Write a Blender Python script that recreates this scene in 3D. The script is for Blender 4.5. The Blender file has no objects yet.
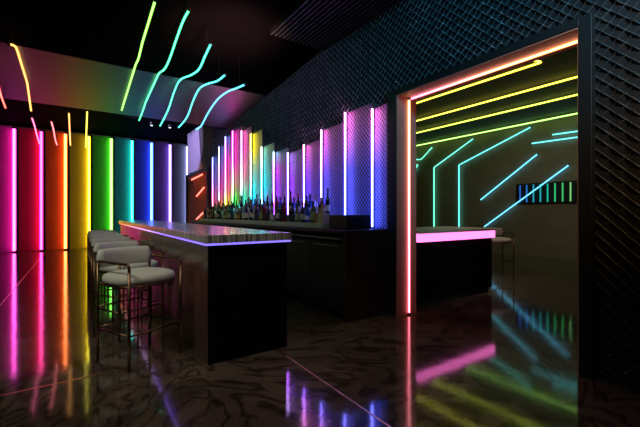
import bpy, bmesh, math, random
from mathutils import Vector, Matrix
random.seed(7)
PI = math.pi
scene = bpy.context.scene
COL = scene.collection

# ------------------------------------------------------------------ view
scene.view_settings.view_transform = 'Standard'
scene.view_settings.look = 'None'
scene.view_settings.gamma = 1.0
scene.view_settings.use_curve_mapping = False
scene.view_settings.exposure = 0.0
world = bpy.data.worlds.new('World'); scene.world = world
world.use_nodes = True
world.node_tree.nodes['Background'].inputs[0].default_value = (0.010, 0.009, 0.010, 1)
world.node_tree.nodes['Background'].inputs[1].default_value = 0.3

HC = 1.34
cam_d = bpy.data.cameras.new('camera'); cam = bpy.data.objects.new('camera', cam_d); COL.objects.link(cam)
cam.location = (0, 0, HC); cam.rotation_euler = (PI/2, 0, -math.radians(34.0))
cam_d.sensor_width = 36; cam_d.lens = 20.13; cam_d.clip_start = .02
scene.camera = cam

# ------------------------------------------------------------------ materials
def new_mat(name):
    m = bpy.data.materials.new(name); m.use_nodes = True
    nt = m.node_tree
    return m, nt, nt.nodes['Principled BSDF']

def mat(name, col, rough=.5, metal=0., ior=None, noise=0., nscale=6., bump=0., bscale=40., trans=0., stretch=None):
    m, nt, b = new_mat(name)
    b.inputs['Base Color'].default_value = (*col, 1)
    b.inputs['Roughness'].default_value = rough
    b.inputs['Metallic'].default_value = metal
    b.inputs['Transmission Weight'].default_value = trans
    if ior: b.inputs['IOR'].default_value = ior
    tc = nt.nodes.new('ShaderNodeTexCoord')
    src = tc.outputs['Object']
    if stretch:
        mp = nt.nodes.new('ShaderNodeMapping'); mp.inputs['Scale'].default_value = stretch
        nt.links.new(src, mp.inputs[0]); src = mp.outputs[0]
    if noise:
        n = nt.nodes.new('ShaderNodeTexNoise'); n.inputs['Scale'].default_value = nscale; n.inputs['Detail'].default_value = 5
        nt.links.new(src, n.inputs['Vector'])
        r = nt.nodes.new('ShaderNodeValToRGB')
        r.color_ramp.elements[0].position = .3; r.color_ramp.elements[1].position = .7
        r.color_ramp.elements[0].color = (*[c*(1-noise) for c in col], 1)
        r.color_ramp.elements[1].color = (*[min(1, c*(1+noise)) for c in col], 1)
        nt.links.new(n.outputs['Fac'], r.inputs[0]); nt.links.new(r.outputs[0], b.inputs['Base Color'])
    if bump:
        n = nt.nodes.new('ShaderNodeTexNoise'); n.inputs['Scale'].default_value = bscale; n.inputs['Detail'].default_value = 3
        nt.links.new(src, n.inputs['Vector'])
        bp = nt.nodes.new('ShaderNodeBump'); bp.inputs['Strength'].default_value = bump; bp.inputs['Distance'].default_value = .01
        nt.links.new(n.outputs['Fac'], bp.inputs['Height']); nt.links.new(bp.outputs[0], b.inputs['Normal'])
    return m

def glow(name, col, strength):
    m = bpy.data.materials.new(name); m.use_nodes = True
    nt = m.node_tree; nt.nodes.clear()
    o = nt.nodes.new('ShaderNodeOutputMaterial'); e = nt.nodes.new('ShaderNodeEmission')
    e.inputs[0].default_value = (*col, 1); e.inputs[1].default_value = strength
    nt.links.new(e.outputs[0], o.inputs[0])
    return m

def sleeve(m, fac=.22):
    """milky silicone: lets the core show and glows in the lamp's colour"""
    nt = m.node_tree
    o = [n for n in nt.nodes if n.type == 'OUTPUT_MATERIAL'][0]; e = [n for n in nt.nodes if n.type == 'EMISSION'][0]
    t = nt.nodes.new('ShaderNodeBsdfTransparent'); mx = nt.nodes.new('ShaderNodeMixShader'); mx.inputs[0].default_value = fac
    nt.links.new(t.outputs[0], mx.inputs[1]); nt.links.new(e.outputs[0], mx.inputs[2]); nt.links.new(mx.outputs[0], o.inputs[0])
    return m

def glow_ramp(name, axis, lo, hi, stops, strength):
    """lamp whose colour changes along its own length (object space)"""
    m = glow(name, (1, 1, 1), strength); nt = m.node_tree
    e = [n for n in nt.nodes if n.type == 'EMISSION'][0]
    tc = nt.nodes.new('ShaderNodeTexCoord'); sp = nt.nodes.new('ShaderNodeSeparateXYZ')
    mr = nt.nodes.new('ShaderNodeMapRange'); mr.inputs['From Min'].default_value = lo; mr.inputs['From Max'].default_value = hi
    r = nt.nodes.new('ShaderNodeValToRGB')
    el = r.color_ramp.elements
    while len(el) < len(stops): el.new(.5)
    for k, (p, c) in enumerate(sorted(stops)):
        el[k].position = p; el[k].color = (*c, 1)
    nt.links.new(tc.outputs['Object'], sp.inputs[0]); nt.links.new(sp.outputs[axis], mr.inputs[0])
    nt.links.new(mr.outputs[0], r.inputs[0]); nt.links.new(r.outputs[0], e.inputs[0])
    return m

BLACK = mat('black_paint', (.008, .008, .009), .55)
BLACKW = mat('black_wood', (.0045, .003, .003), .55, ior=1.15, noise=.4, nscale=3)
FRAME = mat('dark_steel_frame', (.016, .019, .020), .45, .2)
CEILBLK = mat('black_ceiling_paint', (.0022, .002, .0022), .75, ior=1.04)
CEILGREY = mat('grey_ceiling_lacquer', (.05, .045, .046), .38, 0, 1.7, noise=.1, nscale=2)
PANEL = mat('matte_light_panel', (.62, .60, .60), .6, noise=.05, nscale=3)
FIN = mat('dark_rib', (.09, .08, .09), .5)
RAIL = mat('brushed_rail', (.25, .25, .27), .4, .6)
GREYWALL = mat('grey_plaster', (.12, .115, .12), .8, noise=.12, nscale=2)
LAVENDER = mat('pale_lavender_plaster', (.55, .50, .66), .7, noise=.04)
BROWN = mat('red_brown_panel', (.26, .085, .035), .85, ior=1.2, noise=.2, nscale=4)
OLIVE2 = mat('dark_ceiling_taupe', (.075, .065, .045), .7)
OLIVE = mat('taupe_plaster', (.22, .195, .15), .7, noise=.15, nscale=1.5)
BRONZE = mat('bronze_tube', (.16, .085, .045), .32, .9)
BRASS = mat('brass_inlay', (.75, .50, .25), .3, 1.)
UPH = mat('cream_upholstery', (.62, .58, .50), .85, noise=.08, nscale=60, bump=.25, bscale=220)
STEEL = mat('dull_steel', (.25, .26, .27), .35, .9)
SLATE = mat('grey_green_counter', (.34, .42, .36), .45, noise=.15, nscale=9)
WIRE = mat('black_wire', (.01, .01, .01), .6)
TAN = mat('tan_counter_top', (.42, .34, .26), .4, noise=.15, nscale=5)
CARD = mat('kraft_card', (.50, .38, .25), .8, noise=.1, nscale=12)
WEAVE = mat('woven_dark_metal', (.32, .34, .35), .33, .9, noise=.35, nscale=9)
SLAT = mat('black_slat', (.02, .02, .02), .45)

# fluted walnut veneer, glossy
FLUTE = mat('fluted_walnut', (.10, .052, .042), .16, 0, 2.3, noise=.5, nscale=5, stretch=(30, 6, .6))

# streaky stone slab
def slab_mat():
    m, nt, b = new_mat('streaked_stone')
    tc = nt.nodes.new('ShaderNodeTexCoord'); mp = nt.nodes.new('ShaderNodeMapping')
    mp.inputs['Scale'].default_value = (38, 30, 1.2)
    n = nt.nodes.new('ShaderNodeTexNoise'); n.inputs['Scale'].default_value = 1.6; n.inputs['Detail'].default_value = 4
    r = nt.nodes.new('ShaderNodeValToRGB')
    r.color_ramp.elements[0].position = .42; r.color_ramp.elements[0].color = (.16, .15, .145, 1)
    r.color_ramp.elements[1].position = .6; r.color_ramp.elements[1].color = (.62, .60, .57, 1)
    nt.links.new(tc.outputs['Object'], mp.inputs[0]); nt.links.new(mp.outputs[0], n.inputs['Vector'])
    nt.links.new(n.outputs['Fac'], r.inputs[0]); nt.links.new(r.outputs[0], b.inputs['Base Color'])
    b.inputs['Roughness'].default_value = .24; b.inputs['IOR'].default_value = 1.9
    return m
SLAB = slab_mat()

def floor_mat():
    m, nt, b = new_mat('dark_veined_marble')
    tc = nt.nodes.new('ShaderNodeTexCoord')
    n1 = nt.nodes.new('ShaderNodeTexNoise'); n1.inputs['Scale'].default_value = .9; n1.inputs['Detail'].default_value = 6
    n1.inputs['Distortion'].default_value = 1.6
    w = nt.nodes.new('ShaderNodeTexNoise'); w.inputs['Scale'].default_value = 1.0; w.inputs['Detail'].default_value = 3
    w.inputs['Distortion'].default_value = 2.6; w.inputs['Roughness'].default_value = .45
    sb = nt.nodes.new('ShaderNodeMath'); sb.operation = 'MULTIPLY_ADD'; sb.inputs[1].default_value = 7; sb.inputs[2].default_value = 0
    pp = nt.nodes.new('ShaderNodeMath'); pp.operation = 'PINGPONG'; pp.inputs[1].default_value = .5
    nt.links.new(w.outputs['Fac'], sb.inputs[0]); nt.links.new(sb.outputs[0], pp.inputs[0])
    mp = nt.nodes.new('ShaderNodeMapping'); mp.inputs['Rotation'].default_value = (0, 0, .5); mp.inputs['Scale'].default_value = (1, .8, 1)
    nt.links.new(tc.outputs['Object'], mp.inputs[0])
    nt.links.new(mp.outputs[0], n1.inputs['Vector']); nt.links.new(mp.outputs[0], w.inputs['Vector'])
    r1 = nt.nodes.new('ShaderNodeValToRGB'); e = r1.color_ramp.elements
    e[0].position = .30; e[0].color = (.040, .028, .022, 1); e[1].position = .72; e[1].color = (.15, .105, .078, 1)
    r2 = nt.nodes.new('ShaderNodeValToRGB'); e = r2.color_ramp.elements
    e[0].position = .0; e[0].color = (.12, .10, .10, 1); e[1].position = .26; e[1].color = (1, 1, 1, 1)
    nt.links.new(n1.outputs['Fac'], r1.inputs[0]); nt.links.new(pp.outputs[0], r2.inputs[0])
    mx = nt.nodes.new('ShaderNodeMixRGB'); mx.blend_type = 'MULTIPLY'; mx.inputs[0].default_value = .85
    nt.links.new(r1.outputs[0], mx.inputs[1]); nt.links.new(r2.outputs[0], mx.inputs[2])
    nt.links.new(mx.outputs[0], b.inputs['Base Color'])
    b.inputs['IOR'].default_value = 1.9
    n2 = nt.nodes.new('ShaderNodeTexNoise'); n2.inputs['Scale'].default_value = 5; n2.inputs['Detail'].default_value = 4
    nt.links.new(tc.outputs['Object'], n2.inputs['Vector'])
    mr = nt.nodes.new('ShaderNodeMapRange'); mr.inputs['To Min'].default_value = .055; mr.inputs['To Max'].default_value = .115
    nt.links.new(n2.outputs['Fac'], mr.inputs[0]); nt.links.new(mr.outputs[0], b.inputs['Roughness'])
    n3 = nt.nodes.new('ShaderNodeTexNoise'); n3.inputs['Scale'].default_value = 3; n3.inputs['Detail'].default_value = 2
    nt.links.new(tc.outputs['Object'], n3.inputs['Vector'])
    bp = nt.nodes.new('ShaderNodeBump'); bp.inputs['Strength'].default_value = .05; bp.inputs['Distance'].default_value = .02
    nt.links.new(n3.outputs['Fac'], bp.inputs['Height']); nt.links.new(bp.outputs[0], b.inputs['Normal'])
    return m
FLOOR = floor_mat()

# fine expanded-metal sheet over a dark backing (a lattice of pale strands)
def mesh_mat(stops, z0, z1, dark):
    m, nt, b = new_mat('fine_metal_mesh')
    tc = nt.nodes.new('ShaderNodeTexCoord'); sp = nt.nodes.new('ShaderNodeSeparateXYZ')
    nt.links.new(tc.outputs['Object'], sp.inputs[0])
    def M(op, a, b_=None):
        n = nt.nodes.new('ShaderNodeMath'); n.operation = op
        for i, v in enumerate((a, b_)):
            if v is None: continue
            if isinstance(v, (int, float)): n.inputs[i].default_value = v
            else: nt.links.new(v, n.inputs[i])
        return n.outputs[0]
    y = M('MULTIPLY', sp.outputs['Y'], 14.); z = M('MULTIPLY', sp.outputs['Z'], 14.)
    p = M('PINGPONG', M('ADD', y, z), .5); q = M('PINGPONG', M('SUBTRACT', y, z), .5)
    mn = M('MINIMUM', p, q)
    r = nt.nodes.new('ShaderNodeValToRGB'); e = r.color_ramp.elements
    e[0].position = .10; e[0].color = (1, 1, 1, 1); e[1].position = .19; e[1].color = (dark, dark, dark, 1)
    nt.links.new(mn, r.inputs[0])
    # tube light put into the sheet's colour, in bands from bottom to top
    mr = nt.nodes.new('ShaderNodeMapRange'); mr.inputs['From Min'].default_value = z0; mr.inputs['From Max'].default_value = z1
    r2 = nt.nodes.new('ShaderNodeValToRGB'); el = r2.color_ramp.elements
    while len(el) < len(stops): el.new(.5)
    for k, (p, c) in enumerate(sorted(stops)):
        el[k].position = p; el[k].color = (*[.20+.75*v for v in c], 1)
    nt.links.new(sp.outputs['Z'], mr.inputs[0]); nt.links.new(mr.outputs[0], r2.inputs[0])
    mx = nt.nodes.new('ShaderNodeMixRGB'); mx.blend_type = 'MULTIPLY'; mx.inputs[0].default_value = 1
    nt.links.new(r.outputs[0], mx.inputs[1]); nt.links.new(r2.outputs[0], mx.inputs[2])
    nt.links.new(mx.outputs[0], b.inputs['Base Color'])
    b.inputs['Roughness'].default_value = .45
    return m

# ------------------------------------------------------------------ mesh helpers
def link(name, bm, m, parent=None, smooth=False, bevel=0, autosm=None):
    me = bpy.data.meshes.new(name); bm.normal_update(); bm.to_mesh(me); bm.free()
    if smooth:
        for p in me.polygons: p.use_smooth = True
    o = bpy.data.objects.new(name, me); COL.objects.link(o)
    if m: me.materials.append(m)
    if parent: o.parent = parent
    if bevel:
        md = o.modifiers.new('Bevel', 'BEVEL'); md.width = bevel; md.segments = 2; md.limit_method = 'ANGLE'
    return o

def box(bm, x0, x1, y0, y1, z0, z1):
    v = [bm.verts.new((x, y, z)) for z in (z0, z1) for y in (y0, y1) for x in (x0, x1)]
    for f in ((0, 2, 3, 1), (4, 5, 7, 6), (0, 1, 5, 4), (2, 6, 7, 3), (0, 4, 6, 2), (1, 3, 7, 5)):
        bm.faces.new([v[i] for i in f])
    return bm

def boxes(*bs):
    bm = bmesh.new()
    for b in bs: box(bm, *b)
    return bm

def prism_yz(bm, pts, x0, x1):
    """polygon in the y-z plane extruded along x"""
    a = [bm.verts.new((x0, y, z)) for y, z in pts]; b = [bm.verts.new((x1, y, z)) for y, z in pts]
    n = len(pts)
    bm.faces.new(a); bm.faces.new(list(reversed(b)))
    for i in range(n): bm.faces.new((a[i], b[i], b[(i+1) % n], a[(i+1) % n]))
    bmesh.ops.recalc_face_normals(bm, faces=bm.faces)
    return bm

def smooth_path(pts, sub=6, closed=False):
    P = [Vector(p) for p in pts]; n = len(P); out = []
    if n < 3 and not closed: return P
    for i in range(n if closed else n-1):
        p0 = P[(i-1) % n] if closed or i > 0 else P[0]
        p1 = P[i]; p2 = P[(i+1) % n]
        p3 = P[(i+2) % n] if closed or i+2 < n else P[-1]
        for k in range(sub):
            t = k/sub
            out.append(.5*((2*p1)+(p2-p0)*t+(2*p0-5*p1+4*p2-p3)*t*t+(3*p1-p0-3*p2+p3)*t**3))
    if not closed: out.append(P[-1])
    return out

def fillet(pts, r=.05, seg=5):
    P = [Vector(p) for p in pts]; out = [P[0]]
    for i in range(1, len(P)-1):
        a = (P[i-1]-P[i]); b = (P[i+1]-P[i]); rr = min(r, a.length*.49, b.length*.49)
        s = P[i]+a.normalized()*rr; e = P[i]+b.normalized()*rr
        for k in range(seg+1):
            t = k/seg; out.append((1-t)**2*s+2*t*(1-t)*P[i]+t*t*e)
    out.append(P[-1]); return out

def sweep(bm, pts, r, seg=8, closed=False):
    P = [Vector(p) for p in pts]; n = len(P); rings = []
    T = []
    for i in range(n):
        a = P[i-1] if (i > 0 or closed) else P[i]; b = P[(i+1) % n] if (i < n-1 or closed) else P[i]
        T.append((b-a).normalized())
    ref = Vector((0, 0, 1)) if abs(T[0].z) < .9 else Vector((1, 0, 0))
    u = T[0].cross(ref).normalized()
    for i in range(n):
        u = (u - T[i]*u.dot(T[i]))
        u = u.normalized(); v = T[i].cross(u)
        rings.append([bm.verts.new(P[i]+(u*math.cos(2*PI*k/seg)+v*math.sin(2*PI*k/seg))*r) for k in range(seg)])
    for i in range(n if closed else n-1):
        A = rings[i]; B = rings[(i+1) % n]
        for k in range(seg): bm.faces.new((A[k], A[(k+1) % seg], B[(k+1) % seg], B[k]))
    if not closed:
        bm.faces.new(list(reversed(rings[0]))); bm.faces.new(rings[-1])
    bmesh.ops.recalc_face_normals(bm, faces=bm.faces)
    return bm

def tube_bm(pts, r, seg=8, closed=False): return sweep(bmesh.new(), pts, r, seg, closed)

def lathe(bm, prof, seg=14, cx=0, cy=0, z0=0):
    rings = []
    for r, z in prof:
        rings.append([bm.verts.new((cx+r*math.cos(2*PI*k/seg), cy+r*math.sin(2*PI*k/seg), z0+z)) for k in range(seg)])
    for A, B in zip(rings, rings[1:]):
        for k in range(seg): bm.faces.new((A[k], A[(k+1) % seg], B[(k+1) % seg], B[k]))
    bm.faces.new(list(reversed(rings[0]))); bm.faces.new(rings[-1])
    return bm

def empty(name, loc=(0, 0, 0), rz=0):
    o = bpy.data.objects.new(name, None); COL.objects.link(o)
    o.location = loc; o.rotation_euler = (0, 0, rz); o.empty_display_size = .1
    return o

def tag(o, label, cat, group=None):
    o['label'] = label; o['category'] = cat
    if group: o['group'] = group
    return o

def struct(name, bm, m, parent=None, **k):
    o = link(name, bm, m, parent, **k)
    if not parent: o['kind'] = 'structure'
    return o

def dup(root, loc=None, rz=None):
    r = root.copy(); COL.objects.link(r)
    if loc is not None: r.location = loc
    if rz is not None: r.rotation_euler = (0, 0, rz)
    for ch in list(root.children):
        c = ch.copy(); COL.objects.link(c); c.parent = r
        for g in list(ch.children):
            d = g.copy(); COL.objects.link(d); d.parent = c
    return r

ORD = ['first', 'second', 'third', 'fourth', 'fifth', 'sixth', 'seventh', 'eighth', 'ninth', 'tenth', 'eleventh', 'twelfth',
       'thirteenth', 'fourteenth', 'fifteenth', 'sixteenth', 'seventeenth', 'eighteenth', 'nineteenth', 'twentieth'] + \
      ['twenty-'+s for s in ('first', 'second', 'third', 'fourth', 'fifth', 'sixth', 'seventh', 'eighth', 'ninth')] + ['thirtieth'] + \
      ['thirty-'+s for s in ('first', 'second', 'third', 'fourth', 'fifth', 'sixth', 'seventh', 'eighth', 'ninth')]

# ------------------------------------------------------------------ the shell
WX = 3.5           # right wall face
WY = 16.3          # rainbow wall backing
struct('floor', boxes((-5, 12.2, -3, 16.6, -.1, 0)), FLOOR)
inl = bmesh.new()
box(inl, -.957, -.943, -3, 16.2, 0, .0015)
box(inl, 1.613, 1.627, -3, 3.17, 0, .0015)
box(inl, -5, .95, 3.493, 3.507, 0, .0015)
struct('trim_1', inl, BRASS)
struct('wall_back', boxes((-5, 4.8, WY, WY+.2, 0, 4.7)), GREYWALL)
struct('wall_left', boxes((-5.2, -5, -3, WY+.2, 0, 4.7)), BLACK)
struct('wall_front', boxes((-5.2, 12.2, -3.2, -3, 0, 4.7)), BLACK)
# main right wall with the opening Y 1.25..3.30, z 0..2.88
OY0, OY1, OZ = 1.25, 3.30, 2.88
TX = WX+.27
wr = struct('wall_right', boxes((WX, TX, -3, OY0, 0, 4.6), (WX, TX, OY1, 14.25, 0, 4.6), (WX, TX, OY0, OY1, OZ, 4.6)), GREYWALL)
struct('wall_alcove', boxes((4.6, 4.8, 14.25, WY, 0, 4.6), (TX, 4.6, 14.05, 14.25, 0, 4.6)), GREYWALL)

# woven cladding on the right wall
def lattice(h, regions, holes):
    """woven metal lattice: short raised strands crossing on the diagonal, each tilted over the next"""
    bm = bmesh.new()
    y0, y1, z0, z1 = regions
    ny, nz = int((y1-y0)/h), int((z1-z0)/h)
    def strand(Y, Z, sg, flip):
        my, mz = Y+h/2, Z+h/2
        if any(q[0] <= my <= q[1] and q[2] <= mz <= q[3] for q in holes): return
        A = Vector((0, Y, Z if sg > 0 else Z+h)); B = Vector((0, Y+h, Z+h if sg > 0 else Z))
        d = (B-A).normalized(); n = Vector((0, -d.z, d.y)); w = .0055
        A = A-d*.006; B = B+d*.006
        da, db = (.004, .024) if flip else (.024, .004)
        va = [bm.verts.new(A+n*w+Vector((WX-.003-da*.3, 0, 0))), bm.verts.new(A-n*w+Vector((WX-.003-da*.3, 0, 0))), bm.verts.new(A+Vector((WX-.003-da-.006, 0, 0)))]
        vb = [bm.verts.new(B+n*w+Vector((WX-.003-db*.3, 0, 0))), bm.verts.new(B-n*w+Vector((WX-.003-db*.3, 0, 0))), bm.verts.new(B+Vector((WX-.003-db-.006, 0, 0)))]
        for i in range(3): bm.faces.new((va[i], va[(i+1) % 3], vb[(i+1) % 3], vb[i]))
        bm.faces.new(va); bm.faces.new(list(reversed(vb)))
    for i in range(ny):
        for j in range(nz):
            strand(y0+i*h, z0+j*h, 1 if (i+j) % 2 else -1, (i % 2) == 0)
    bmesh.ops.recalc_face_normals(bm, faces=bm.faces)
    return bm
FIN_Y = [3.75, 4.36, 5.01, 5.57, 6.17, 6.78, 7.38, 7.98, 8.57, 9.19, 9.75, 10.3, 10.9]
FIN_Z = [2.81, 2.90, 2.76, 2.60, 2.54, 2.64, 2.84, 3.24, 3.43, 3.55, 3.49, 3.30, 3.06]
holes = [(OY0-.09, OY1+.14, -1, OZ+.08)]
for i, (y, z) in enumerate(zip(FIN_Y, FIN_Z)):
    y0 = FIN_Y[i-1] if i else 3.46
    holes.append((y0, y, -1, z-.06))
backing = link('dark_backing', boxes((WX-.004, WX, -3, OY0, 0, 4.55), (WX-.004, WX, OY1, 11.3, 0, 4.55), (WX-.004, WX, OY0, OY1, OZ, 4.55)), BLACK, wr)
link('woven_cladding', lattice(.049, (-.4, 11.2, .06, 4.4), holes), WEAVE, wr)

# ceiling: black part sloping to an edge, pale strip behind the edge, black recess to the back wall
def ceil_strip(prof, x0, x1, th=.08):
    bm = bmesh.new()
    pts = [(y, z) for y, z in prof] + [(y, z+th) for y, z in reversed(prof)]
    return prism_yz(bm, pts, x0, x1)
ce = struct('ceiling', ceil_strip([(-3, 4.22), (4.5, 4.22), (7.3, 3.97)], -5, WX), CEILBLK)
struct('ceiling_pale_strip', ceil_strip([(7.3, 3.97), (8.6, 3.86), (9.9, 3.75)], -5, WX), CEILGREY)
struct('ceiling_recess', boxes((-5, WX, 9.9, 9.98, 3.75, 4.48), (-5, 4.8, 9.98, WY+.2, 4.4, 4.5)), CEILBLK)
sl = bmesh.new()
for k in range(15):
    x = 2.45+k*.07
    box(sl, x, x+.03, -1.5, 5.0, 4.10, 4.225)
struct('ceiling_slats', sl, SLAT)

# doorway frame and the room beyond
fr = bmesh.new()
for a in ((WX-.09, WX, OY0-.09, OY0, 0, OZ+.075), (WX-.09, WX, OY1, OY1+.15, 0, OZ+.075), (WX-.09, WX, OY0, OY1, OZ, OZ+.075)): box(fr, *a)
struct('door_1', fr, FRAME, bevel=.004)
REVEAL = mat('reveal_orange_glow', (.50, .22, .16), .5)  # orange glow of the doorway tubes put into the base colour
rv = boxes((WX-.08, TX+.02, OY1-.012, OY1, 0, OZ), (WX-.08, TX+.02, OY0, OY1-.012, OZ-.012, OZ), (WX-.08, TX+.02, OY0, OY0+.012, 0, OZ-.012))
struct('trim_2', rv, REVEAL)
R2X = 11.65
struct('wall_bar_room_back', boxes((R2X, R2X+.2, -3, 14, 0, 4.7)), OLIVE)
struct('wall_bar_room_side', boxes((TX, R2X, 13.8, 14, 0, 4.7)), OLIVE)
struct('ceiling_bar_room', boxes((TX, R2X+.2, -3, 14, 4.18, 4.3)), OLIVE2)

# ------------------------------------------------------------------ colours of light
def C(*a): return a
NEON = []
CORES = {}
def core_mat(m):
    e = [n for n in m.node_tree.nodes if n.type == 'EMISSION'][0]
    c = [1, 1, 1] if e.inputs[0].is_linked else list(e.inputs[0].default_value)[:3]
    k = tuple(round(.42+.55*min(1, x), 2) for x in c)
    if k not in CORES: CORES[k] = glow('white_core', k, 1.6)
    return CORES[k]
def neon(name, pts, r, m, label, group, cat='neon light', wires=None, seg=10, clip=None, rc=.5):
    """a glowing tube with its two end caps; wires = z of the ceiling it hangs from"""
    P = [Vector(p) for p in pts]
    base = P[0].copy()
    root = empty(name, base)
    link('bright_core', tube_bm([p-base for p in P], r*rc, 8), core_mat(m), root, smooth=True)
    if not any(n.type == 'MIX_SHADER' for n in m.node_tree.nodes): sleeve(m)
    link('glow_sleeve', tube_bm([p-base for p in P], r, seg), m, root, smooth=True)
    for a, b in ((P[0], P[1]), (P[-1], P[-2])):
        d = (b-a).normalized()
        link('end_cap', tube_bm([a-base-d*r*1.2, a-base+d*r*.4], r*1.12, 8), BLACK, root)
    if wires:
        n = len(P)
        for i in (n//8, n-1-n//8):
            p = P[i]; zt = wires(p)
            link('suspension_wire', tube_bm([p-base+Vector((0, 0, r*.6)), Vector((p.x, p.y, zt+.03))-base], .0025, 5), WIRE, root)
    if clip:
        for i in (max(1, len(P)//6) if len(P) > 2 else 0, len(P)-1-(max(1, len(P)//6) if len(P) > 2 else 0)):
            p = P[i]
            if len(P) == 2: p = P[0].lerp(P[1], .15 if i == 0 else .85)
            q = Vector(clip(p))
            link('wall_clip', tube_bm([p-base, q-base], r*.5, 6), BLACK, root)
    tag(root, label, cat, group)
    return root

# ------------------------------------------------------------------ rainbow wall (nine bays)
RX = [-1.80, -1.06, -.357, .365, 1.10, 1.82, 2.54, 3.26, 3.98]
RC = [(1, .05, .62), (1, .012, .28), (1, .20, .02), (.95, .78, .0), (.18, 1, .06), (.0, .75, .68), (.06, .16, 1), (.30, .16, .80), (.45, .50, .85)]
PC = [(.62, .05, .33), (.70, .035, .10), (.75, .17, .03), (.62, .42, .03), (.10, .50, .06), (.03, .42, .38), (.06, .12, .62), (.22, .14, .42), (.42, .42, .62)]  # panel base colours, with the light of each bay's tube put in
RS = [4.2, 4.2, 4.2, 3.6, 3.4, 3.4, 4.5, 3.2, 2.2]
RN = ['magenta', 'crimson pink', 'orange', 'yellow', 'green', 'turquoise', 'blue', 'violet', 'pale blue']
ROOFZ = 4.32
for i, x in enumerate(RX):
    xl = (RX[i-1]+.075) if i else -2.75
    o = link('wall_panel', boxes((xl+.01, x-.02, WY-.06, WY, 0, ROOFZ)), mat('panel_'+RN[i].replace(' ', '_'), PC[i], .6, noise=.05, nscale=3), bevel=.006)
    tag(o, f'tall flat wall panel glowing {RN[i]} in the rainbow back wall', 'wall panel', 'panels of the rainbow wall')
    f = link('wall_rib', boxes((x+.01, x+.075, WY-.24, WY, 0, ROOFZ)), FIN, bevel=.004)
    tag(f, f'dark vertical rib just right of the {RN[i]} light tube on the rainbow wall', 'wall rib', 'ribs of the rainbow wall')
    neon('neon_tube', [(x-.045, WY-.16, .03), (x-.045, WY-.16, 4.28)], .048, glow('neon_'+RN[i].replace(' ', '_'), RC[i], RS[i]*4.8),
         f'tall vertical {RN[i]} light tube on the rainbow back wall', 'upright tubes of the rainbow wall',
         clip=lambda p: (p.x, WY-.05, p.z))
link('wall_return', boxes((-5, -2.76, WY-.05, WY, 0, ROOFZ)), BLACK)['kind'] = 'structure'
struct('trim_3', boxes((-5, 4.6, WY-.26, WY, ROOFZ, ROOFZ+.03)), RAIL)

# ------------------------------------------------------------------ ceiling tubes
def ray(px, py, X):
    """the place on the plane x = X seen at a point of the photograph, used to survey the tubes"""
    u = (px-320)/358.; dx = .5592+.829*u; dy = .829-.5592*u
    d = X/dx
    return Vector((X, d*dy, HC+(213.5-py)/358.*d))
S = .82
CEN = [('yellow green', (.22, .9, .05), 1.01), ('green', (.02, .95, .30), 1.50), ('sea green', (.01, .85, .48), 1.97), ('turquoise', (.01, .72, .68), 2.45), ('light blue', (.02, .55, .85), 2.88)]
CPX = [
 [(155, -1), (150, 12), (145, 31), (141, 48), (137.5, 61), (133, 67), (129, 78), (125, 95), (121.5, 110)],
 [(189, 10), (183, 21), (176, 40), (169, 60), (163, 70.5), (154, 75), (149, 88), (144, 107), (139, 120.5)],
 [(211, 43.5), (205, 56), (199, 69), (191, 75), (180, 80), (174, 92), (168, 110), (160, 126)],
 [(225.5, 74.5), (217, 81), (207, 84), (199, 89), (193, 101), (187, 117), (178.5, 127.5)],
 [(245, 84.5), (237, 88), (227, 92), (217, 100), (208, 113), (201, 126), (196, 129.5)],
]
def ceil_z(p):
    if p.y < 4.5: return 4.22
    if p.y < 7.3: return 4.22-(p.y-4.5)*.25/2.8
    if p.y < 9.9: return 3.97-(p.y-7.3)*.22/2.6
    return 4.4
for (nm, c, X), pts in zip(CEN, CPX):
    P = smooth_path([ray(px, py, X*S) for px, py in pts], 4)
    for p in P: p.z = min(p.z, ceil_z(p)-.05) if p.y < 9.85 else p.z
    neon('neon_tube', P, .0165, glow('neon_ceiling_'+nm.replace(' ', '_'), c, 7),
         f'{nm} wavy neon tube hung under the dark ceiling', 'wavy ceiling tubes', wires=ceil_z)
P = smooth_path([ray(px, py, -.98*S) for px, py in ((9, 44.5), (14.5, 46), (20, 54), (24.5, 66), (27, 82), (31, 111))], 4)
for p in P: p.z = min(p.z, ceil_z(p)-.05) if p.y < 9.85 else p.z
neon('neon_tube', P, .0165, glow('neon_ceiling_amber', (1, .42, .02), 6), 'amber hooked neon tube hung alone at the left under the ceiling', 'wavy ceiling tubes', wires=ceil_z)
P = smooth_path([ray(px, py, -1.42*S) for px, py in ((-6, 70), (-2, 84), (1, 96), (5.5, 108))], 4)
for p in P: p.z = min(p.z, ceil_z(p)-.05) if p.y < 9.85 else p.z
neon('neon_tube', P, .0165, glow('neon_ceiling_red', (1, .07, .03), 6), 'red neon tube cut by the left edge of the photo, under the ceiling', 'wavy ceiling tubes', wires=ceil_z)
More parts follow.
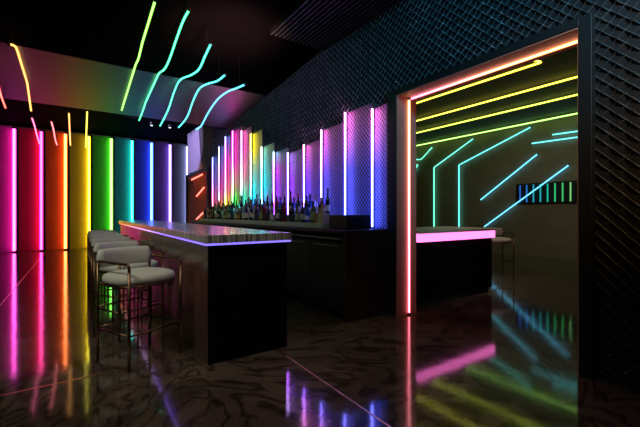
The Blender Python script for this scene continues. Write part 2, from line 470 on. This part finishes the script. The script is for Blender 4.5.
for nm, c, X, pts in (
    ('pink', (1, .10, .30), -1.0, ((31.5, 117), (34.5, 126), (37, 136), (39.5, 144))),
    ('salmon', (1, .14, .16), -.59, ((51, 121), (53.5, 130), (55, 139), (57, 145))),
    ('orange', (1, .36, .04), -.215, ((68, 116.5), (70.5, 126), (71, 138), (72.5, 146))),
    ('yellow', (.95, .78, .02), .195, ((87.5, 110), (87.2, 122), (86.8, 136), (86.4, 146)))):
    P = [ray(px, py, X) for px, py in pts]
    if X > 0:   # runs almost straight at the viewer: spread evenly along its length
        P = [Vector((X, 11.7+k*.75, z)) for k, z in enumerate((4.15, 3.95, 3.7, 3.50))]
    if nm == 'orange': P = [Vector((X, 11.6+k*.75, z)) for k, z in enumerate((4.02, 3.86, 3.62, 3.50))]
    neon('neon_tube', smooth_path(P, 4), .018, glow('neon_short_'+nm, c, 7), f'short {nm} neon tube hanging in front of the rainbow wall', 'short hanging tubes', wires=lambda p: 4.4)

for k, (x, y) in enumerate(((2.03, 13.1), (2.6, 13.08))):
    root = empty('downlight', (x, y, 4.4))
    link('housing', lathe(bmesh.new(), [(.05, -.11), (.055, -.10), (.055, 0)], 14), BLACK, root)
    link('lens', lathe(bmesh.new(), [(.035, -.117), (.040, -.109)], 14), glow('downlight_lens', (.7, 1, .85), 3), root)
    tag(root, 'small round downlight on the ceiling, ' + ('left' if k == 0 else 'right') + ' one of the two above the far bar end', 'ceiling light', 'ceiling downlights')

# ------------------------------------------------------------------ lit fins behind the bottles
BL, VI, PK, MG, YE, GR, CY, OR = (.10, .14, 1), (.28, .08, 1), (1, .25, .75), (1, .05, .62), (1, .85, .02), (.08, .9, .12), (.02, .85, .95), (1, .40, .08)
LB = (.16, .24, .85)
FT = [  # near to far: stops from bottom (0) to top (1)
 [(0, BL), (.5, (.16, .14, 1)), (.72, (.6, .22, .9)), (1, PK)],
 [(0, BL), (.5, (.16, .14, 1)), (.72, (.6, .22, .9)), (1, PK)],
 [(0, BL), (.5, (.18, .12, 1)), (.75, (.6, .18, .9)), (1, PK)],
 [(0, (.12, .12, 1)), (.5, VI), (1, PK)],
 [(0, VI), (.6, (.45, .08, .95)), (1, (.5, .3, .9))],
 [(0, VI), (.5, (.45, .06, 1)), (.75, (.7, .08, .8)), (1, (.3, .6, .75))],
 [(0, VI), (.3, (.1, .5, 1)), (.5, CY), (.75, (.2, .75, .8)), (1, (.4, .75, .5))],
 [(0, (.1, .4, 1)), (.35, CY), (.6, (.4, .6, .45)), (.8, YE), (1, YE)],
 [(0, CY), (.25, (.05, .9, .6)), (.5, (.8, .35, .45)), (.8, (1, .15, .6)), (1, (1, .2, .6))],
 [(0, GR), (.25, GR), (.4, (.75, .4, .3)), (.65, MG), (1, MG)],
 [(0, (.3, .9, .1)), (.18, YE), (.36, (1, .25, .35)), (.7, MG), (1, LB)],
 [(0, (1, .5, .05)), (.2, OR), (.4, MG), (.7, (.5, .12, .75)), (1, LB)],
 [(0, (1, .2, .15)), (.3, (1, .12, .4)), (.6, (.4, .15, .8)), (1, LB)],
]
FSTR = [70, 70, 64, 58, 56, 54, 52, 54, 52, 48, 42, 36, 28]
CTZ = 1.13
FDESC = ['nearest the doorway', ] + [f'{ORD[k]} from the doorway' for k in range(1, 12)] + ['farthest from the doorway']
for i, (y, z) in enumerate(zip(FIN_Y, FIN_Z)):
    y0 = FIN_Y[i-1] if i else 3.46
    bm = bmesh.new()
    pl = [(WX, y0+.003), (WX-.085, y0+.003), (WX-.045, y-.003), (WX, y-.003)]
    a = [bm.verts.new((px, py, CTZ+.001)) for px, py in pl]; b = [bm.verts.new((px, py, z)) for px, py in pl]
    bm.faces.new(a); bm.faces.new(list(reversed(b)))
    for k in range(4): bm.faces.new((a[k], b[k], b[(k+1) % 4], a[(k+1) % 4]))
    bmesh.ops.recalc_face_normals(bm, faces=bm.faces)
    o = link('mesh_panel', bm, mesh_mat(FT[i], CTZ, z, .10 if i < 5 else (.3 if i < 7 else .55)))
    o.data.materials.append(FIN)
    for p in o.data.polygons:
        if abs(p.normal.x) < .9: p.material_index = 1
    tag(o, f'metal mesh wall panel behind the back bar, {FDESC[i]} in the stepped row', 'wall panel', 'stepped mesh panels behind the bottles')
    zc = CTZ+.02
    neon('neon_tube', [(WX-.115, y-.03, zc), (WX-.115, y-.03, z-.01)], .0115,
         glow_ramp(f'neon_fin', 'Z', 0, z-zc, FT[i], FSTR[i]),
         f'upright neon tube on the mesh panel {FDESC[i]} behind the back bar', 'upright tubes behind the bottles',
         clip=lambda p: (WX-.05, p.y, p.z))

# ------------------------------------------------------------------ doorway tubes
xd = WX+.13
neon('neon_tube', [(xd, OY1-.03, .02), (xd, OY1-.03, OZ-.03)], .0145,
     glow_ramp('neon_jamb', 'Z', 0, 2.86, [(0, (1, .06, .14)), (.35, (1, .10, .22)), (.7, (1, .25, .12)), (1, (1, .42, .10))], 11),
     'upright orange to pink light tube on the left side of the doorway', 'doorway tubes', clip=lambda p: (p.x, OY1-.005, p.z))
neon('neon_tube', [(xd, OY0+.03, OZ-.03), (xd, OY1-.06, OZ-.03)], .0145,
     glow_ramp('neon_lintel', 'Y', 0, 2.0, [(0, (1, .32, .06)), (.4, (1, .28, .10)), (1, (1, .10, .30))], 11),
     'level orange to pink light tube along the top of the doorway', 'doorway tubes', clip=lambda p: (p.x, p.y, OZ-.005))

# ------------------------------------------------------------------ room beyond: tubes
ZC2 = 4.10
for nm, c, X, y0, y1, hook in (('yellow', (.90, .72, .01), 7.0, 3.15, 9.5, True), ('lemon yellow', (.85, .78, .01), 8.35, 0.5, 10.5, False),
                               ('yellow green', (.66, .85, .02), 9.6, .8, 11.2, False), ('lime green', (.35, .9, .10), 11.4, 1.2, 12.6, False)):
    pts = [(X, y1, ZC2), (X, y0, ZC2)]
    if hook: pts.append((X-.45, y0+.10, ZC2))
    neon('neon_tube', fillet(pts, .04) if hook else pts, .020, glow('neon_room_'+nm.replace(' ', '_'), c, 9.0),
         f'long {nm} ceiling tube in the room through the doorway' + (', with a hooked end' if hook else ''), 'ceiling tubes of the far room',
         clip=(lambda p: (p.x, p.y, 4.185)))
XT = R2X-.07
def rr(px, py): return ray(px, py, XT)
for nm, c0, pts, lab in (
    ('mint', (.02, .75, .50), [(434, 228), (434, 167.5), (473.5, 138.5)], 'bent turquoise tube on the far room wall, upright then slanting, left of its twin'),
    ('aqua', (.01, .72, .66), [(459, 228), (459, 165), (531, 127)], 'bent turquoise tube on the far room wall, right of its twin, with the longer slant'),
    ('teal', (.02, .8, .45), [(410, 159.5), (421, 159.5), (432.5, 147)], 'short bent green tube beside the left side of the doorway'),
    ('teal', (.02, .75, .50), [(411, 175), (418, 165), (411, 164)], 'tiny hooked teal tube low beside the left side of the doorway'),
    ('sky', (.02, .58, .80), [(480.5, 200), (537.5, 154)], 'slanted light blue tube on the far wall, ending above the striped light panel'),
    ('sky', (.02, .52, .85), [(484, 227), (569, 165)], 'slanted light blue tube crossing the striped light panel'),
    ('ice', (.02, .64, .70), [(531.5, 143.5), (582, 136.5)], 'level turquoise tube high on the far wall, lower of two'),
    ('ice', (.02, .66, .66), [(552, 134.8), (582, 130.6)], 'level turquoise tube high on the far wall, upper of two')):
    P = [rr(*p) for p in pts]
    for p in P: p.z = min(p.z, 4.05)
    neon('neon_tube', fillet(P, .03) if len(P) > 2 else P, .021, glow('neon_wall_'+nm, c0, 5), lab, 'tubes on the far room wall', clip=lambda p: (R2X+.004, p.y, p.z))

# striped light panel on the far wall
root = empty('light_panel', (R2X, 5.15, 1.66))
link('backing_board', boxes((-.05, 0, -.82, .82, 0, .60)), mat('dark_blue_board', (.02, .03, .05), .35), root, bevel=.005)
fb = boxes((-.06, 0, -.835, -.82, -.012, .612), (-.06, 0, .82, .835, -.012, .612), (-.06, 0, -.82, .82, -.012, 0), (-.06, 0, -.82, .82, .60, .612))
link('frame', fb, BLACK, root)
for k in range(8):
    y = .70-k*.2
    c = [(.03, .18, .8), (.03, .24, .8), (.03, .5, .7), (.02, .6, .6), (.02, .7, .5), (.05, .75, .25), (.08, .8, .2), (.3, .9, .25)][k]
    link('light_strip', boxes((-.075, -.05, y-.015, y+.015, .03, .57)), glow('strip', c, .7), root)
tag(root, 'framed dark panel with upright blue to green light strips on the far wall', 'light panel')

# counter in the far room
root = empty('bar_counter', (4.0, 3.42, 0))
link('body', boxes((-.0, 1.88, .02, .95, .08, .93)), BLACKW, root, bevel=.006)
link('plinth', boxes((.0, 1.84, .06, .9, 0, .08)), BLACK, root)
link('countertop', boxes((-.0, 1.93, -.02, 1.0, 1.05, 1.09)), TAN, root, bevel=.006)
link('light_band', boxes((.0, 1.92, -.012, .98, .93, 1.05)), glow('pink_band', (1, .17, .60), 2.6), root)
tag(root, 'dark bar counter with glowing pink band seen through the doorway', 'bar counter')

# ------------------------------------------------------------------ the front bar
BX0, BX1, BY0, BY1 = .95, 1.735, 3.17, 11.2
bar = empty('bar_counter', (BX0, BY0, 0)); Lb = BY1-BY0; Wb = BX1-BX0
link('body', boxes((.02, Wb-.02, .02, Lb-.02, 0, 1.05)), BLACKW, bar)
link('end_panel', boxes((.0, Wb, 0, .02, 0, 1.05)), BLACKW, bar)
bm = bmesh.new(); nfl = 150; w = (Lb-.02)/nfl
ring = []
for k in range(nfl):
    for j in range(4):
        t = j/4; y = .02+(k+t)*w; ring.append((.006-.0045*math.sin(PI*t), y))
ring.append((.016, Lb))
lo = [bm.verts.new((x, y, .0)) for x, y in ring]; hi = [bm.verts.new((x, y, 1.05)) for x, y in ring]
for a in range(len(ring)-1): bm.faces.new((lo[a], hi[a], hi[a+1], lo[a+1]))
bx = [bm.verts.new(c) for c in ((.03, Lb, 0), (.03, Lb, 1.05), (.03, .02, 0), (.03, .02, 1.05))]
bm.faces.new((lo[-1], hi[-1], bx[1], bx[0])); bm.faces.new((bx[2], bx[3], hi[0], lo[0])); bm.faces.new((bx[0], bx[1], bx[3], bx[2]))
bmesh.ops.recalc_face_normals(bm, faces=bm.faces)
link('fluted_front', bm, FLUTE, bar, smooth=True)
link('countertop', boxes((-.035, Wb+.035, -.035, Lb+.03, 1.075, 1.15)), SLAB, bar, bevel=.006)
link('shadow_gap', boxes((.0, Wb, .0, Lb, 1.05, 1.075)), BLACK, bar)
u = boxes((-.034, -.016, -.034, Lb+.02, 1.058, 1.075), (-.016, Wb+.03, -.034, -.016, 1.058, 1.075))
o = link('light_strip', u, glow_ramp('neon_bar', 'Y', 0, Lb, [(0, (.22, .16, 1)), (.22, (.30, .14, 1)), (.45, (.8, .4, .95)), (.75, (1, .35, .35)), (1, (1, .12, .03))], 1.7), bar)
o['label'] = 'violet light strip turning red at the far end'
tag(bar, 'long front bar with stone top, fluted side and violet light strip under the edge', 'bar counter')

# ------------------------------------------------------------------ the back bar
kb = empty('back_bar', (2.70, 3.45, 0)); Lk = 7.45; Wk = .78
link('end_panel', boxes((0, Wk, 0, .05, 0, CTZ)), mat('dark_brown_end', (.028, .018, .017), .5, noise=.2), kb, bevel=.004)
link('carcass', boxes((.06, Wk, .05, Lk, 0, CTZ)), BLACKW, kb)
for k in range(9):
    y0 = .07+k*.82
    d = link('door', boxes((.04, .06, y0, y0+.80, .10, .96)), BLACK, kb, bevel=.004)
    link('handle', tube_bm([(.03, y0+.10, .92), (.03, y0+.70, .92)], .007, 6), STEEL, d)
link('worktop', boxes((-.02, Wk, .05, Lk, CTZ-.04, CTZ-.002)), BLACK, kb)
link('drink_rail', tube_bm([(-.02, .06, 1.02), (-.02, Lk-.05, 1.02)], .010, 6), STEEL, kb)
tag(kb, 'long dark back bar cabinet under the glowing mesh panels', 'cabinet')
# raised bottle shelf standing on the worktop
sh = empty('bottle_shelf', (2.84, 4.14, CTZ)); Ls = 6.15
link('lower_step', boxes((0, .20, 0, Ls, 0, .07)), SLATE, sh, bevel=.004)
link('upper_step', boxes((.20, .40, 0, Ls, 0, .19)), SLATE, sh, bevel=.004)
tag(sh, 'long grey two step bottle shelf on top of the back bar', 'shelf')
bx = empty('drawer_box', (3.12, 3.86, CTZ), 0)
link('case', boxes((-.20, .22, -.16, .24, 0, .19)), mat('dark_green_metal', (.03, .038, .034), .5), bx, bevel=.006)
link('drawer_front', boxes((-.19, .21, -.172, -.16, .03, .15)), BLACK, bx)
tag(bx, 'low dark box at the doorway end of the back bar', 'box')

# ------------------------------------------------------------------ bottles
def gl(name, col, tr=.35): return mat(name, col, .12, 0, 1.5, trans=tr)
G_DKG = gl('dark_green_glass', (.015, .05, .025)); G_BLK = gl('black_glass', (.008, .008, .012), 0); G_AMB = gl('amber_glass', (.22, .07, .015))
G_BLU = gl('blue_glass', (.03, .10, .45), .5); G_CLR = gl('clear_glass', (.55, .60, .62), .8); G_OLV = gl('olive_glass', (.10, .13, .02))
G_RED = gl('red_glass', (.25, .015, .03))
P_CRM = mat('cream_paper', (.55, .48, .36), .8); P_GRN = mat('green_paper', (.25, .32, .10), .8); P_WHT = mat('white_paper', (.6, .6, .6), .8)
P_BLK = mat('black_paper', (.03, .03, .03), .7); P_GLD = mat('gold_paper', (.5, .33, .10), .5, .4)
CAPB = mat('black_cap', (.015, .015, .015), .4); CAPR = mat('red_cap', (.35, .02, .02), .4); CAPG = mat('gold_cap', (.55, .38, .14), .35, .8)
def bottle(prof, glass, capm, labm, capz, capr, lz, lr):
    r = empty('bottle')
    link('glass_body', lathe(bmesh.new(), prof, 14), glass, r, smooth=True)
    link('cap', lathe(bmesh.new(), [(capr, capz-.012), (capr, capz+.03), (capr*.8, capz+.034)], 10), capm, r)
    bm = bmesh.new(); seg = 14; rows = []
    for z in lz: rows.append([bm.verts.new((lr*math.cos(PI/2+PI*1.25*(k/seg-.0)+.0), lr*math.sin(PI/2+PI*1.25*(k/seg)), z)) for k in range(seg+1)])
    for k in range(seg): bm.faces.new((rows[0][k], rows[0][k+1], rows[1][k+1], rows[1][k]))
    link('paper_label', bm, labm, r)
    return r
WINE = [(.034, 0), (.038, .006), (.038, .19), (.034, .215), (.018, .245), (.0145, .26), (.0145, .31)]
SPIR = [(.036, 0), (.040, .006), (.041, .17), (.034, .20), (.016, .22), (.015, .27)]
SQUA = [(.046, 0), (.052, .008), (.052, .12), (.042, .15), (.018, .17), (.017, .21)]
TALL = [(.030, 0), (.034, .006), (.036, .20), (.026, .25), (.014, .29), (.013, .37)]
KIND = [
 (bottle(WINE, G_DKG, CAPR, P_CRM, .31, .017, (.05, .14), .0386), 'dark green wine bottle with a red cap'),
 (bottle(SPIR, G_BLK, CAPB, P_BLK, .27, .018, (.04, .13), .0418), 'black spirit bottle with a black label'),
 (bottle(SQUA, G_AMB, CAPG, P_GLD, .21, .020, (.03, .10), .0526), 'squat amber bottle with a gold cap'),
 (bottle(SPIR, G_BLU, CAPB, P_WHT, .27, .018, (.05, .11), .0418), 'blue spirit bottle with a white label'),
 (bottle(TALL, G_BLK, CAPB, P_CRM, .37, .016, (.06, .15), .0368), 'tall black bottle with a cream label'),
 (bottle(SPIR, G_OLV, CAPB, P_GRN, .27, .018, (.04, .15), .0418), 'olive green bottle with a pale green label'),
 (bottle(WINE, G_RED, CAPB, P_BLK, .31, .017, (.05, .13), .0386), 'dark red wine bottle with a black label'),
 (bottle(SPIR, G_CLR, CAPG, P_CRM, .27, .018, (.04, .14), .0418), 'clear spirit bottle with a cream label'),
]
used = [0]*len(KIND)
def put_bottle(kind, x, y, z, label, group, sc=1.):
    proto = KIND[kind][0]
    o = proto if used[kind] == 0 else dup(proto)
    used[kind] += 1
    o.location = (x, y, z); o.rotation_euler = (0, 0, random.uniform(-.3, .3)); o.scale = (sc, sc, sc)
    tag(o, label, 'bottle', group)
zf, zr = CTZ+.07, CTZ+.19
seqf = [5, 3, 0, 5, 1, 6, 1, 0, 7, 1, 6, 5, 1, 7, 4, 0, 7, 1, 2, 7, 1, 0, 5, 2, 7, 1, 0, 7, 1, 5, 2, 7, 1, 0]
seqr = [4, 2, 7, 3, 1, 0, 3, 4, 1, 3, 6, 4, 0, 3, 1, 4, 3, 4, 0, 1, 4, 7, 0, 4, 1, 0, 6, 4, 1, 0, 4, 1, 0, 1]
cnt = {}
nf = len(seqf)
for k, kd in enumerate(seqf):
    y = 4.53+k*.171+random.uniform(-.03, .03)
    put_bottle(kd, 2.94+random.uniform(-.02, .02), y, zf, f'{KIND[kd][1]}, {ORD[k]} from the beige box, front row', 'bottles in the front row on the back bar', random.uniform(.95, 1.12))
for k, kd in enumerate(seqr):
    y = 4.42+k*.174+random.uniform(-.03, .03)
    put_bottle(kd, 3.14+random.uniform(-.02, .02), y, zr, f'{KIND[kd][1]}, {ORD[k]} from the doorway, rear row', 'bottles in the rear row on the back bar', random.uniform(.95, 1.12))
b = empty('carton', (2.95, 4.29, zf), .1)
link('box_body', boxes((-.06, .06, -.07, .07, 0, .15)), CARD, b, bevel=.003)
link('tape', boxes((-.0605, -.0601, -.015, .015, .0, .15), (-.0605, .0605, -.015, .015, .1501, .1505)), P_CRM, b)
tag(b, 'small beige cardboard box at the near end of the bottle row', 'box')
b = empty('carton', (2.95, 4.42, zf), -.05)
link('box_body', boxes((-.045, .045, -.045, .045, 0, .14)), mat('brown_card', (.30, .15, .06), .7), b, bevel=.003)
link('box_lid', boxes((-.047, .047, -.047, .047, .14, .152)), P_GLD, b)
tag(b, 'small brown gift box between the beige box and the first bottle', 'box')

# ------------------------------------------------------------------ bar stools
def superellipse(a, b, n, k, seg):
    t = 2*PI*k/seg; c, s = math.cos(t), math.sin(t)
    return a*math.copysign(abs(c)**(2/n), c), b*math.copysign(abs(s)**(2/n), s)
def make_stool():
    r = empty('bar_stool')
    # seat cushion
    bm = bmesh.new(); seg = 36; rings = []
    for f, z in ((.90, .715), (.985, .722), (1.0, .745), (1.0, .765), (.96, .785), (.85, .799), (.6, .808), (.3, .812)):
        rings.append([bm.verts.new((*superellipse(.285*f, .275*f, 2.7, k, seg), z)) for k in range(seg)])
    for A, B in zip(rings, rings[1:]):
        for k in range(seg): bm.faces.new((A[k], A[(k+1) % seg], B[(k+1) % seg], B[k]))
    bm.faces.new(list(reversed(rings[0]))); bm.faces.new(rings[-1])
    link('seat', bm, UPH, r, smooth=True)
    # rolled backrest, gently curved
    bm = bmesh.new(); rings = []; N = 18
    for i in range(N+1):
        t = -1+2*i/N
        x = .265*t; y = .285-.055*t*t
        e = max(0., (abs(t)-.86)/.14); k_ = math.sqrt(max(.04, 1-e*e))
        rings.append([bm.verts.new((x, y+superellipse(.048*k_, .10*k_, 2.6, k, 20)[0],   .925+superellipse(.048*k_, .086*k_, 2.6, k, 20)[1])) for k in range(20)])
    for A, B in zip(rings, rings[1:]):
        for k in range(20): bm.faces.new((A[k], A[(k+1) % 20], B[(k+1) % 20], B[k]))
    bm.faces.new(list(reversed(rings[0]))); bm.faces.new(rings[-1])
    bmesh.ops.recalc_face_normals(bm, faces=bm.faces)
    link('backrest', bm, UPH, r, smooth=True)
    q = .255; t = .0125
    for s in (-1, 1):
        link('leg', tube_bm([(s*q, -q, 0), (s*q, -q, .84)], t, 8), BRONZE, r, smooth=True)
        link('leg', tube_bm([(s*q, q-.02, 0), (s*q, q-.02, .90)], t, 8), BRONZE, r, smooth=True)
        link('armrest', tube_bm(fillet([(s*q, -q, .83), (s*q, -q, .905), (s*q, q-.02, .905)], .06), t, 8), BRONZE, r, smooth=True)
        link('footrest_rail', tube_bm([(s*q, -q, .30), (s*q, q-.02, .30)], .010, 8), BRONZE, r, smooth=True)
    link('footrest_rail', tube_bm([(-q, -q, .30), (q, -q, .30)], .010, 8), BRONZE, r, smooth=True)
    link('footrest_rail', tube_bm([(-q, q-.02, .30), (q, q-.02, .30)], .010, 8), BRONZE, r, smooth=True)
    ring = [Vector((*superellipse(.268, .262, 3.2, k, 32), .705)) for k in range(32)]
    link('seat_frame', tube_bm(ring, .012, 6, True), BRONZE, r, smooth=True)
    return r
st = make_stool()
SD = ['nearest the camera', 'second from the near end', 'third from the near end', 'fourth from the near end', 'fifth from the near end', 'farthest along the bar']
for k in range(6):
    o = st if k == 0 else dup(st)
    o.location = (.475, 3.73+k*.86, 0); o.rotation_euler = (0, 0, math.radians(25))
    tag(o, f'cream padded bar stool with bronze legs, {SD[k]}', 'bar stool', 'stools along the front bar')
o = dup(st, (7.72, 4.42, 0), math.radians(-35))
tag(o, 'padded stool showing past the pink lit counter through the doorway', 'bar stool')
o.pop('group', None) if hasattr(o, 'pop') else None

# ------------------------------------------------------------------ red lit framed panel at the far end of the right wall
root = empty('framed_panel', (WX, 12.85, 0))
link('board', boxes((-.05, 0, -1.32, 1.32, .05, 2.74)), BROWN, root)
fb = boxes((-.10, 0, -1.38, -1.32, 0, 2.80), (-.10, 0, 1.32, 1.38, 0, 2.80), (-.10, 0, -1.32, 1.32, 2.74, 2.80), (-.10, 0, -1.32, 1.32, 0, .05))
link('frame', fb, BLACK, root)
tag(root, 'tall black framed red brown panel at the far end of the right wall', 'wall panel')
RM = glow('neon_red', (1, .09, .05), 8)
for a, lab in (([(13.35, 2.56), (11.85, 2.64)], 'top'), ([(12.7, 1.93), (11.7, 2.22)], 'middle'), ([(12.7, 1.14), (11.7, 1.42)], 'bottom')):
    neon('neon_tube', [(WX-.11, y, z) for y, z in a], .026, RM, f'slanted red tube on the brown framed panel, {lab} of three', 'red tubes on the framed panel', clip=lambda p: (WX-.045, p.y, p.z))
bm = bmesh.new(); prism_yz(bm, [(14.24, 2.86), (14.24, 4.38), (12.75, 4.38), (12.35, 2.86)], WX-.03, WX)
o = link('upper_panel', bm, LAVENDER)
tag(o, 'pale lavender slanted wall panel above the brown framed panel', 'wall panel')

# ------------------------------------------------------------------ added spot lamps without fixtures, in place of unseen light sources
def spot(loc, target, col, power, angle, blend=.6, size=.05):
    d = bpy.data.lights.new('spot', 'SPOT'); d.color = col; d.energy = power; d.spot_size = math.radians(angle); d.spot_blend = blend
    d.shadow_soft_size = size
    o = bpy.data.objects.new('added_spot', d); COL.objects.link(o); o.location = loc
    o.rotation_euler = (Vector(target)-Vector(loc)).to_track_quat('-Z', 'Y').to_euler()
    return o
spot((.9, 12.6, 4.3), (3.45, 13.4, 3.9), (.62, .48, 1), 330, 52, .35)
spot((1.7, 11.6, 4.3), (3.45, 12.7, 1.7), (1, .42, .18), 150, 46, .8)
spot((1.7, -.8, 4.1), (3.5, 1.1, 3.65), (.10, .52, .85), 900, 72, 1, .35)
spot((1.4, -1.2, 3.6), (3.5, .85, 2.45), (1, .55, .18), 300, 44, 1, .35)
spot((-1.4, 2.6, 4.15), (.55, 5.0, .8), (.96, 1, .80), 380, 75, 1, .7)
spot((1.3, 2.0, 4.1), (1.3, 2.0, 0), (1, .86, .70), 110, 85, 1, .4)
spot((1.3, 5.6, 3.95), (1.7, 7.2, 1.1), (.85, 1, .95), 60, 60, 1, .3)
spot((6.4, 2.6, 4.1), (6.4, 4.2, 1), (1, .80, .72), 170, 62, 1, .2)
spot((7.4, 3.6, 4.1), (11.6, 5.2, 1.6), (1, .92, .66), 130, 85, 1, .3)
spot((1.9, 4.6, 2.4), (1.9, 5.4, 4.2), (1, .45, .42), 900, 60, 1, .2)
